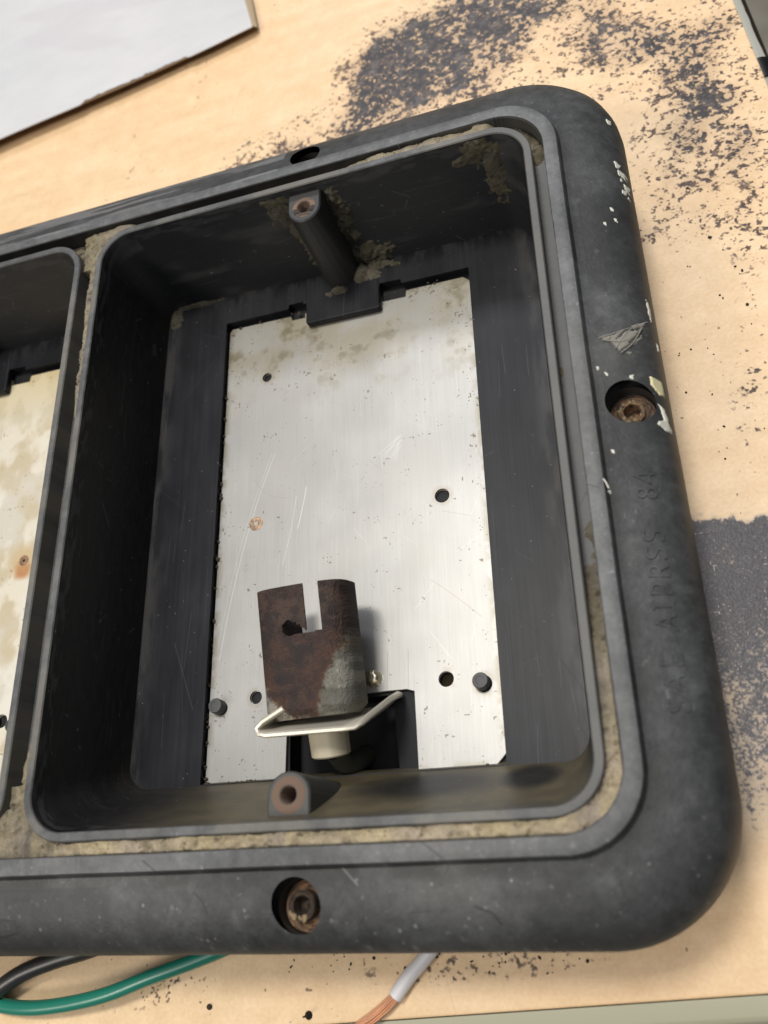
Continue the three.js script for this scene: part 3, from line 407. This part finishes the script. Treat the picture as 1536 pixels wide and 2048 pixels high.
// ------------------------------------------------------------------ dirt, paint chips, lettering on the housing
{
  const cov = (x, z) => {
    if (z > 1.26 && x > -0.005) return x < 0.1 ? lerp(0.75, 0.95, x / 0.1) : 1.0;
    if (z > 1.25) return 0.85;
    if (x > 0.97) return pw(z, [[-0.03, 0.5], [0.05, 0.2], [0.08, -0.2], [0.5, -0.2], [0.85, 0.1], [1.15, 0.6], [1.3, 0.9]]);
    if (z < 0.03 && x > 0.2) return pw(x, [[0.3, 0.16], [0.55, 0.3], [0.66, 0.85], [0.93, 1.1], [0.962, 0.1], [0.985, 0.1], [1.0, 0.6]]);
    if (z < 0.075) return x > -0.075 && x < 0.2 ? pw(x, [[-0.075, 0.75], [-0.02, 0.95], [0.06, 0.85], [0.12, 0.2]]) : 0.15;
    if (x < 0) return (x > -0.04 ? 1 : -0.4) * pw(z, [[0.07, 0.85], [0.42, 0.78], [0.5, 0.4], [1.1, 0.34], [1.26, 0.85]]);
    return 0;
  };
  const g = deposit((x, z) => ({ p: [x, -0.0468, z], n: [0, 1, 0] }), (x, z) => {
    const a = sdR(x, z), b = sdL(x, z), s = sOuter(x, z); if (a < 0.0135 || b < 0.0135 || s > 0.0425) return -0.01;
    const lo = x > 0.97 && z < 1.25 ? (fbm(x * 12, z * 9 + 3, 3) - 0.5) * 0.05 : 0, n = fbm(x * 26, z * 26, 3), f = fbm(x * 90, z * 90, 2), cr = smooth(0.47, 0.5, fbm(x * 16 + 3, z * 40, 3)) * smooth(0.53, 0.5, fbm(x * 16 + 3, z * 40, 3));
    return 0.043 * cov(x, z) * (0.86 + 0.2 * n) + (n - 0.5) * 0.009 + (f - 0.5) * 0.003 - 0.004 - cr * 0.008 + lo;
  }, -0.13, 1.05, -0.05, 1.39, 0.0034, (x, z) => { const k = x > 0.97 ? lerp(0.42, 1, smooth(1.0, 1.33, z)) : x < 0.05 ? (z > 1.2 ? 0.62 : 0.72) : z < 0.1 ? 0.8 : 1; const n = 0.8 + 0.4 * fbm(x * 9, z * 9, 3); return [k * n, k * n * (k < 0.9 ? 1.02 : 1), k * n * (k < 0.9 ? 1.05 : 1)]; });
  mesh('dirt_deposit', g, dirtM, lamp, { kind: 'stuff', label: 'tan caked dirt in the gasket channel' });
  const parts = [];
  const onTop = (x, y) => ({ p: [x, y, wallZTop(y)], n: [0, 0.11, 0.99] });
  const blob = (cx, cy, rx, ry, x, y, a = 0) => { const dx = x - cx, dy = y - cy, u = (dx * Math.cos(a) + dy * Math.sin(a)) / rx, v = (-dx * Math.sin(a) + dy * Math.cos(a)) / ry; return 1 - Math.hypot(u, v); };
  const rough = (x, y) => (fbm(x * 40, y * 40, 3) - 0.5) * 2.3 + (fbm(x * 150, y * 150, 2) - 0.5) * 1.5 - 0.22;
  parts.push(deposit(onTop, (x, y) => 0.007 * clamp(Math.max(blob(0.9, -0.035, 0.06, 0.035, x, y), blob(0.935, -0.09, 0.04, 0.085, x, y, 0.2), blob(0.955, -0.15, 0.025, 0.05, x, y)) + rough(x, y) * 0.5, -0.3, 0.8), 0.8, 0.985, -0.25, -0.005, 0.003));
  parts.push(deposit(onTop, (x, y) => 0.005 * clamp(Math.max(blob(0.435, -0.06, 0.035, 0.05, x, y), blob(0.45, -0.12, 0.022, 0.05, x, y), blob(0.46, -0.2, 0.015, 0.05, x, y)) + rough(x, y) * 0.6, -0.3, 0.6), 0.38, 0.47, -0.255, -0.015, 0.003));
  parts.push(deposit(onTop, (x, y) => 0.013 * clamp(Math.max(blob(0.565, -0.05, 0.02, 0.04, x, y), blob(0.57, -0.13, 0.022, 0.08, x, y), blob(0.59, -0.235, 0.06, 0.045, x, y)) + rough(x, y) * 0.5, -0.3, 0.8), 0.53, 0.7, -0.262, -0.015, 0.003));
  const onFloor = (x, z) => ({ p: [x, -0.2608, z], n: [0, 1, 0] });
  parts.push(deposit(onFloor, (x, z) => 0.018 * clamp(Math.max(blob(0.565, 0.06, 0.035, 0.03, x, z), blob(0.5, 0.095, 0.03, 0.012, x, z), blob(0.6, 0.045, 0.05, 0.014, x, z)) + rough(x, z) * 0.5, -0.3, 0.7), 0.44, 0.68, 0.025, 0.13, 0.003));
  parts.push(deposit((x, z) => ({ p: [x, -0.2635, z], n: [0, 1, 0] }), (x, z) => 0.012 * clamp(Math.max(blob(0.045, 0.062, 0.018, 0.035, x, z), blob(0.1, 0.034, 0.08, 0.008, x, z)) + rough(x, z) * 0.35, -0.3, 0.7), 0.02, 0.2, 0.02, 0.12, 0.003));
  mesh('dirt_deposit', parts.filter(Boolean), greyDirtM, lamp, { kind: 'stuff', label: 'grey-tan crusted dirt in the compartment corners and round the boss' });
  // crumbs along the plate edges
  const cr = [], r = rng(404), ico = new THREE.IcosahedronGeometry(1, 0).toNonIndexed();
  for (let i = 0; i < 150; i++) { const e = r(); const k = ico.clone(), q = 0.0016 + r() * r() * 0.0045; k.scale(q, q * 0.6, q * (0.6 + r())); k.rotateY(r() * 6); const [x, z] = e < 0.45 ? [0.192 + (r() - 0.5) * 0.007, 0.2 + r() * 1.03] : e < 0.7 ? [0.2 + r() * 0.17, 1.237 + (r() - 0.5) * 0.008] : e < 0.9 ? [0.66 + r() * 0.16, 1.239 + (r() - 0.5) * 0.01] : [0.2 + r() * 0.6, 0.12 + (r() - 0.5) * 0.01]; k.translate(x, -0.281 + q * 0.3, z); k.computeVertexNormals(); cr.push(k); }
  for (const [x, z, q] of [[0.2, 1.236, 0.009], [0.196, 1.225, 0.006], [0.215, 1.239, 0.006], [0.268, 1.238, 0.008], [0.28, 1.2385, 0.006], [0.672, 1.24, 0.008], [0.193, 1.2, 0.005], [0.194, 1.12, 0.005]]) { const k = ico.clone(); k.rotateY(x * 90); k.scale(q, q * 0.6, q * 0.7); k.translate(x, -0.28, z); k.computeVertexNormals(); cr.push(k); }
  mesh('dirt_crumbs', cr, std({ color: new THREE.Color(0.045, 0.036, 0.024), roughness: 0.95 }), lamp, { kind: 'stuff' });

  // raised lettering, draped on the flange
  const font = await new FontLoader().loadAsync('fonts/droid/droid_sans_regular.typeface.json');
  const letters = [];
  for (const [ch, z, x0] of [['S', 1.2, 1.148], ['A', 1.165, 1.148], ['E', 1.13, 1.148], ['A', 1.07, 1.149], ['I', 1.043, 1.149], ['P', 1.014, 1.15], ['R', 0.983, 1.15], ['S', 0.954, 1.15], ['S', 0.923, 1.15], ['8', 0.846, 1.151], ['4', 0.817, 1.151]]) {
    const t = new TextGeometry(ch, { font, size: 0.0335, depth: 0.0045, curveSegments: 5, bevelEnabled: true, bevelThickness: 0.0006, bevelSize: 0.0005, bevelSegments: 1 }); t.computeBoundingBox(); t.translate(-(t.boundingBox.max.x + t.boundingBox.min.x) / 2, 0, 0);
    const p = t.attributes.position; for (let i = 0; i < p.count; i++) { const a = p.getX(i), b = p.getY(i), h = p.getZ(i), x = x0 - b, zz = z - a; p.setXYZ(i, x, rimY(x, zz) - 0.0026 + h, zz); } t.computeVertexNormals(); uvPlan(t, RIMRECT); letters.push(toCreasedNormals(t, 0.4));
  }
  mesh('raised_lettering', letters, rimM, lamp);
  // paint chips
  const chipM = std({ color: 0xc9c8bc, roughness: 0.6 }), creamM = std({ color: 0xc8c09a, roughness: 0.6 });
  const inside = (x, z, P) => { let d = 1e9, s = 1; for (let i = 0, j = P.length - 1; i < P.length; j = i++) { const [ax, az] = P[i], [bx, bz] = P[j], ex = bx - ax, ez = bz - az, wx = x - ax, wz = z - az, t = clamp((wx * ex + wz * ez) / (ex * ex + ez * ez)); d = Math.min(d, Math.hypot(wx - ex * t, wz - ez * t)); if ((az > z) !== (bz > z) && x < (bx - ax) * (z - az) / (bz - az) + ax) s = -s; } return -s * d; };
  const chip = (P, m, h = 0.0022, jag = 0.004) => { const xs = P.map((p) => p[0]), zs = P.map((p) => p[1]); const g2 = deposit((x, z) => ({ p: [x, rimY(x, z), z], n: [0.5, 0.8, 0] }), (x, z) => { const d = inside(x, z, P) + (fbm(x * 160, z * 160, 2) - 0.5) * jag; return d > 0 ? Math.min(h, d * 1.2) : -0.002; }, Math.min(...xs) - 0.003, Math.max(...xs) + 0.003, Math.min(...zs) - 0.003, Math.max(...zs) + 0.003, 0.0009); if (g2) mesh('paint_chip', g2, m, lamp); };
  chip([[1.17, 0.614], [1.19, 0.618], [1.191, 0.648], [1.182, 0.65], [1.17, 0.632]], creamM, 0.0022, 0.002);
  chip([[1.177, 0.67], [1.187, 0.676], [1.19, 0.7], [1.194, 0.722], [1.183, 0.722], [1.17, 0.712], [1.172, 0.704], [1.182, 0.7]], chipM);
  chip([[1.187, 0.437], [1.192, 0.445], [1.193, 0.472], [1.19, 0.485], [1.187, 0.46]], chipM);
  chip([[1.192, 0.528], [1.196, 0.53], [1.196, 0.545], [1.193, 0.545]], chipM, 0.002, 0.002);
  for (const [x, z, a] of [[1.178, 0.115, 0.008], [1.184, 0.135, 0.01], [1.18, 0.15, 0.006], [1.187, 0.165, 0.009], [1.182, 0.18, 0.006], [1.189, 0.19, 0.005], [1.152, 0.235, 0.005], [1.157, 0.262, 0.0045], [1.135, 0.272, 0.004], [1.176, -0.004, 0.007], [1.098, 0.61, 0.005], [1.085, 0.597, 0.005], [1.14, 0.62, 0.006], [1.09, 0.765, 0.004], [1.075, 0.84, 0.004]]) chip([[x - a * 0.6, z - a], [x + a * 0.7, z - a * 0.8], [x + a * 0.5, z + a], [x - a * 0.5, z + a * 0.7]], chipM, 0.0009, a * 1.1);
  mesh('lint_fibre', tube([[1.069, 0.002, 0.825], [1.072, 0.003, 0.832], [1.0755, 0.0015, 0.843]], 0.0014, 12, 6), chipM, lamp);
  // dusty web scrap
  const webP = [[1.097, 0.535], [1.12, 0.53], [1.15, 0.512], [1.178, 0.498], [1.17, 0.515], [1.168, 0.535], [1.15, 0.552], [1.145, 0.572], [1.125, 0.562], [1.115, 0.545]];
  const web = deposit((x, z) => ({ p: [x, rimY(x, z), z], n: [0.15, 0.98, 0] }), (x, z) => { const d = inside(x, z, webP), n = fbm(x * 60, z * 130 + x * 90, 3); return d > 0 && n > 0.4 ? 0.0012 + 0.002 * n + d * 0.05 : -0.002; }, 1.09, 1.185, 0.49, 0.58, 0.0016);
  const th = [[[1.094, 0.535], [1.125, 0.526], [1.182, 0.494]], [[1.1, 0.54], [1.135, 0.545], [1.172, 0.512]], [[1.12, 0.56], [1.14, 0.53], [1.165, 0.505]], [[1.128, 0.57], [1.15, 0.55], [1.17, 0.515]]].map((q) => tube(q.map(([x, z]) => [x, rimY(x, z) + 0.0035, z]), 0.0009, 16, 5));
  mesh('web_scrap', [web, ...th], phys({ color: 0xb4afa2, roughness: 1, transmission: 0.6, thickness: 0, side: THREE.DoubleSide }), lamp, { label: 'scrap of dusty grey web stuck to the flange above the right hole' });
}

// ------------------------------------------------------------------ wires
{
  const wireM = (c, r = 0.35) => phys({ color: c, roughness: r, clearcoat: 0.3, clearcoatRoughness: 0.3 });
  const wire = (name, label, pts, r, m) => { const o = thing(name, label, 'wire', pts[0]); return o; };
  const G = [[-0.42, -0.342, 1.612], [-0.282, -0.337, 1.639], [-0.208, -0.33, 1.643], [-0.124, -0.326, 1.636], [-0.021, -0.32, 1.617], [0.078, -0.316, 1.586], [0.175, -0.32, 1.557], [0.25, -0.325, 1.53], [0.36, -0.33, 1.47], [0.42, -0.335, 1.38]];
  const g = thing('green_wire', 'green insulated wire curving out from under the housing edge', 'wire', G[0]); mesh('insulation', tube(G, 0.0145, 140, 18), wireM(new THREE.Color(0.012, 0.17, 0.12)), g);
  const B = [[-0.42, -0.344, 1.7], [-0.345, -0.335, 1.648], [-0.286, -0.322, 1.612], [-0.225, -0.318, 1.58], [-0.15, -0.318, 1.556], [-0.05, -0.325, 1.53], [0.06, -0.335, 1.48], [0.1, -0.34, 1.4]];
  const b = thing('black_wire', 'black insulated wire crossing above the green one at the left', 'wire', B[0]); mesh('insulation', tube(B, 0.0175, 120, 18), wireM(new THREE.Color(0.02, 0.02, 0.021), 0.45), b);
  const Wp = [[0.76, -0.335, 1.38], [0.71, -0.335, 1.46], [0.671, -0.338, 1.511], [0.627, -0.341, 1.559], [0.597, -0.343, 1.587], [0.57, -0.345, 1.619]];
  const w = thing('white_wire', 'short white wire with a bare copper end at the bottom edge', 'wire', Wp[0]); mesh('insulation', tube(Wp, 0.0135, 80, 18), wireM(new THREE.Color(0.66, 0.65, 0.66)), w);
  const r = rng(12), cu = []; for (let i = 0; i < 22; i++) { const a = r() * 6.3, k = Math.sqrt(r()) * 0.0085, dx = Math.cos(a) * k, dy = Math.sin(a) * k * 0.8, sp = 1 + r() * 0.25; cu.push(tube([[0.575 + dx, -0.345 + dy, 1.613 + dx * 0.7], [0.552 + dx, -0.346 + dy * 0.9, 1.633 + dx], [0.53 + dx * sp, -0.348 + dy * 0.8, 1.649 + dx * sp], [0.499 + dx * sp, -0.349 + dy * 0.7, 1.668 + dx * sp], [0.455 + dx * sp * 1.3, -0.351 + dy * 0.6, 1.7 + dx * sp]], 0.002, 24, 7)); }
  mesh('copper_strands', cu, std({ color: new THREE.Color(0.7, 0.37, 0.22), metalness: 0.85, roughness: 0.35 }), w);
}

// ------------------------------------------------------------------ white cardboard, pipe, debris
{
  const cb = thing('cardboard_sheet', 'white corrugated cardboard with a torn front edge lying at the far left', 'cardboard', [-0.7, YB, -1.4]);
  const A = [0.186, -1.052], E = [-1.7, -0.72], nx = 300, r = rng(8);
  const tear = (f, x) => { const t = smooth(0.115, 0.125, f) * smooth(0.325, 0.315, f); return t * (-0.012 - 0.006 * (vn(f * 300, 1) + vn(f * 120, 4) - 1)); };   // the torn part sits back
  const edge = (i, back) => { const f = i / nx, x = lerp(A[0], E[0], f), z = lerp(A[1], E[1], f) + Math.sin(f * 9) * 0.008; return [x, z + (back ? -0.006 : tear(f, x))]; };
  const lay = (yb, yt, off) => { const front = [], out = []; for (let i = 0; i <= nx; i++) { const [x, z] = edge(i, off); front.push([x, z]); } return slab([...front, [-2.0, -2.3], [0.0, -2.3], [0.128, -1.3]], [], yt, yt - yb, 0.0008); };
  const warp = (g) => { const p = g.attributes.position; for (let i = 0; i < p.count; i++) { const d = clamp((-p.getZ(i) - 0.72) / 1.5), lift = 0.034 * (1 - d) + 0.012 * clamp((-p.getX(i)) / 1.0) * (1 - d); p.setY(i, p.getY(i) + lift); } g.computeVertexNormals(); return g; };
  const tx = paint(1024, 1024, -1.3, 0.3, -1.6, -0.6, (x, z, o) => { const n = fbm(x * 3, z * 5, 4), s = fbm(x * 14, z * 34 + x * 4, 3); o[0] = 190 + (n - 0.5) * 18 + (s - 0.5) * 6; o[1] = 191 + (n - 0.5) * 14 + (s - 0.5) * 6; o[2] = 192 + (n - 0.5) * 12 + (s - 0.5) * 6; mix3(o, 181, 177, 182, 0.4 * smooth(0.5, 0.65, fbm(x * 2 + 9, z * 7 - x * 2, 3))); if (vn(x * 120, z * 120) > 0.985) mix3(o, 140, 135, 130, 0.6); o[3] = s; });
  const top = warp(lay(YB + 0.0045, YB + 0.0075, false)); uvPlan(top, tx.rect); mesh('top_liner', toCreasedNormals(top, 0.4), std({ map: tx.map, bumpMap: tx.bumpMap, bumpScale: 0.0001, roughness: 0.75 }), cb);
  mesh('bottom_liner', toCreasedNormals(warp(lay(YB + 0.0005, YB + 0.0035, true)), 0.4), std({ color: 0x7a6248, roughness: 0.9 }), cb);
  const fl = slab([[0.128, -1.3], [0.185, -1.056], [0.197, -1.06], [0.152, -1.3]], [], YB + 0.03, 0.0035, 0.0008), q = fl.attributes.position; for (let i = 0; i < q.count; i++) q.setY(i, q.getY(i) + clamp((0.19 - q.getX(i) - (q.getZ(i) + 1.056) * -0.22) * 1.0, -0.03, 0.02)); fl.computeVertexNormals();
  mesh('side_flap', toCreasedNormals(fl, 0.4), std({ color: 0xb8a78c, roughness: 0.9 }), cb);
}
{
  const pipe = thing('white_pipe', 'white pipe with black scuffs and a black collar beyond the bench corner', 'pipe', [1.58, -0.45, -0.5]);
  const at = (v, dx = 0, y = -0.45) => { const [x, z] = rotB(0, v); return [x + 0.02 + dx, y, z]; };
  const tx = paint(512, 512, 0, 1, 0, 1, (u, v, o) => { const n = fbm(u * 8, v * 30, 4); const k = 158 + n * 30; o[0] = k; o[1] = k; o[2] = k - 10; o[3] = n; mix3(o, 34, 26, 18, smooth(0.02, 0.0, Math.abs(v - 0.14) - 0.035 - 0.05 * (fbm(u * 46, 3, 3) - 0.4) ) ); });
  const p = tube([at(2.025), at(3), at(4), at(5)], 0.034, 60, 40); mesh('pipe_body', p, std({ map: tx.map, roughness: 0.45 }), pipe);
  mesh('pipe_collar', tube([at(1.965), at(1.985), at(2.03)], 0.037, 12, 32), std({ color: 0x0c0c0c, roughness: 0.4 }), pipe);
  mesh('pipe_body', tube([at(0.9, -0.006), at(1.5, -0.006), at(1.975, -0.002)], 0.031, 40, 32), std({ color: 0xa5a497, roughness: 0.5 }), pipe);
}
{
  const r = rng(515), ico = new THREE.IcosahedronGeometry(1, 1).toNonIndexed(), list = [];
  const add = (x, z, q) => { const k = ico.clone(); const p = k.attributes.position; k.scale(q * (0.7 + r()), q * (0.4 + r() * 0.4), q * (0.7 + r() * 0.8)); k.rotateY(r() * 6); k.translate(x, YB + q * 0.35, z); list.push(k); };
  add(0.188, 1.64, 0.0065); add(-0.19, 1.655, 0.003); for (let i = 0; i < 45; i++) { const x = 0.35 + r() * 0.6; add(x, 1.548 + r() * 0.035 + (x > 0.8 ? 0 : 0), 0.001 + r() * r() * 0.0026); }
  for (let i = 0; i < 60; i++) add(1.24 + r() * 0.3, -0.1 + r() * 0.85, 0.001 + r() * r() * 0.0025);
  const g = thing('dirt_crumbs_on_bench', 'dark dirt crumbs scattered on the bench round the housing', 'crumbs', [0.5, YB, 1.56]); g.userData.kind = 'stuff';
  const m = mesh('crumb_scatter', list, std({ color: new THREE.Color(0.03, 0.026, 0.02), roughness: 0.95 }), g, { kind: 'stuff' });
  const nail = thing('brad_nail', 'tiny dark nail point standing on the bench near the bottom edge', 'nail', [0.395, YB, 1.652]);
  mesh('nail_point', lathe([[0.0078, 0], [0.006, 0.003], [0.0022, 0.006], [0.0016, 0.026], [0.0002, 0.03]], 0.395, YB, 1.652, 16), std({ color: 0x2a2522, roughness: 0.6, metalness: 0.5 }), nail);
}
renderer.render(scene, camera);
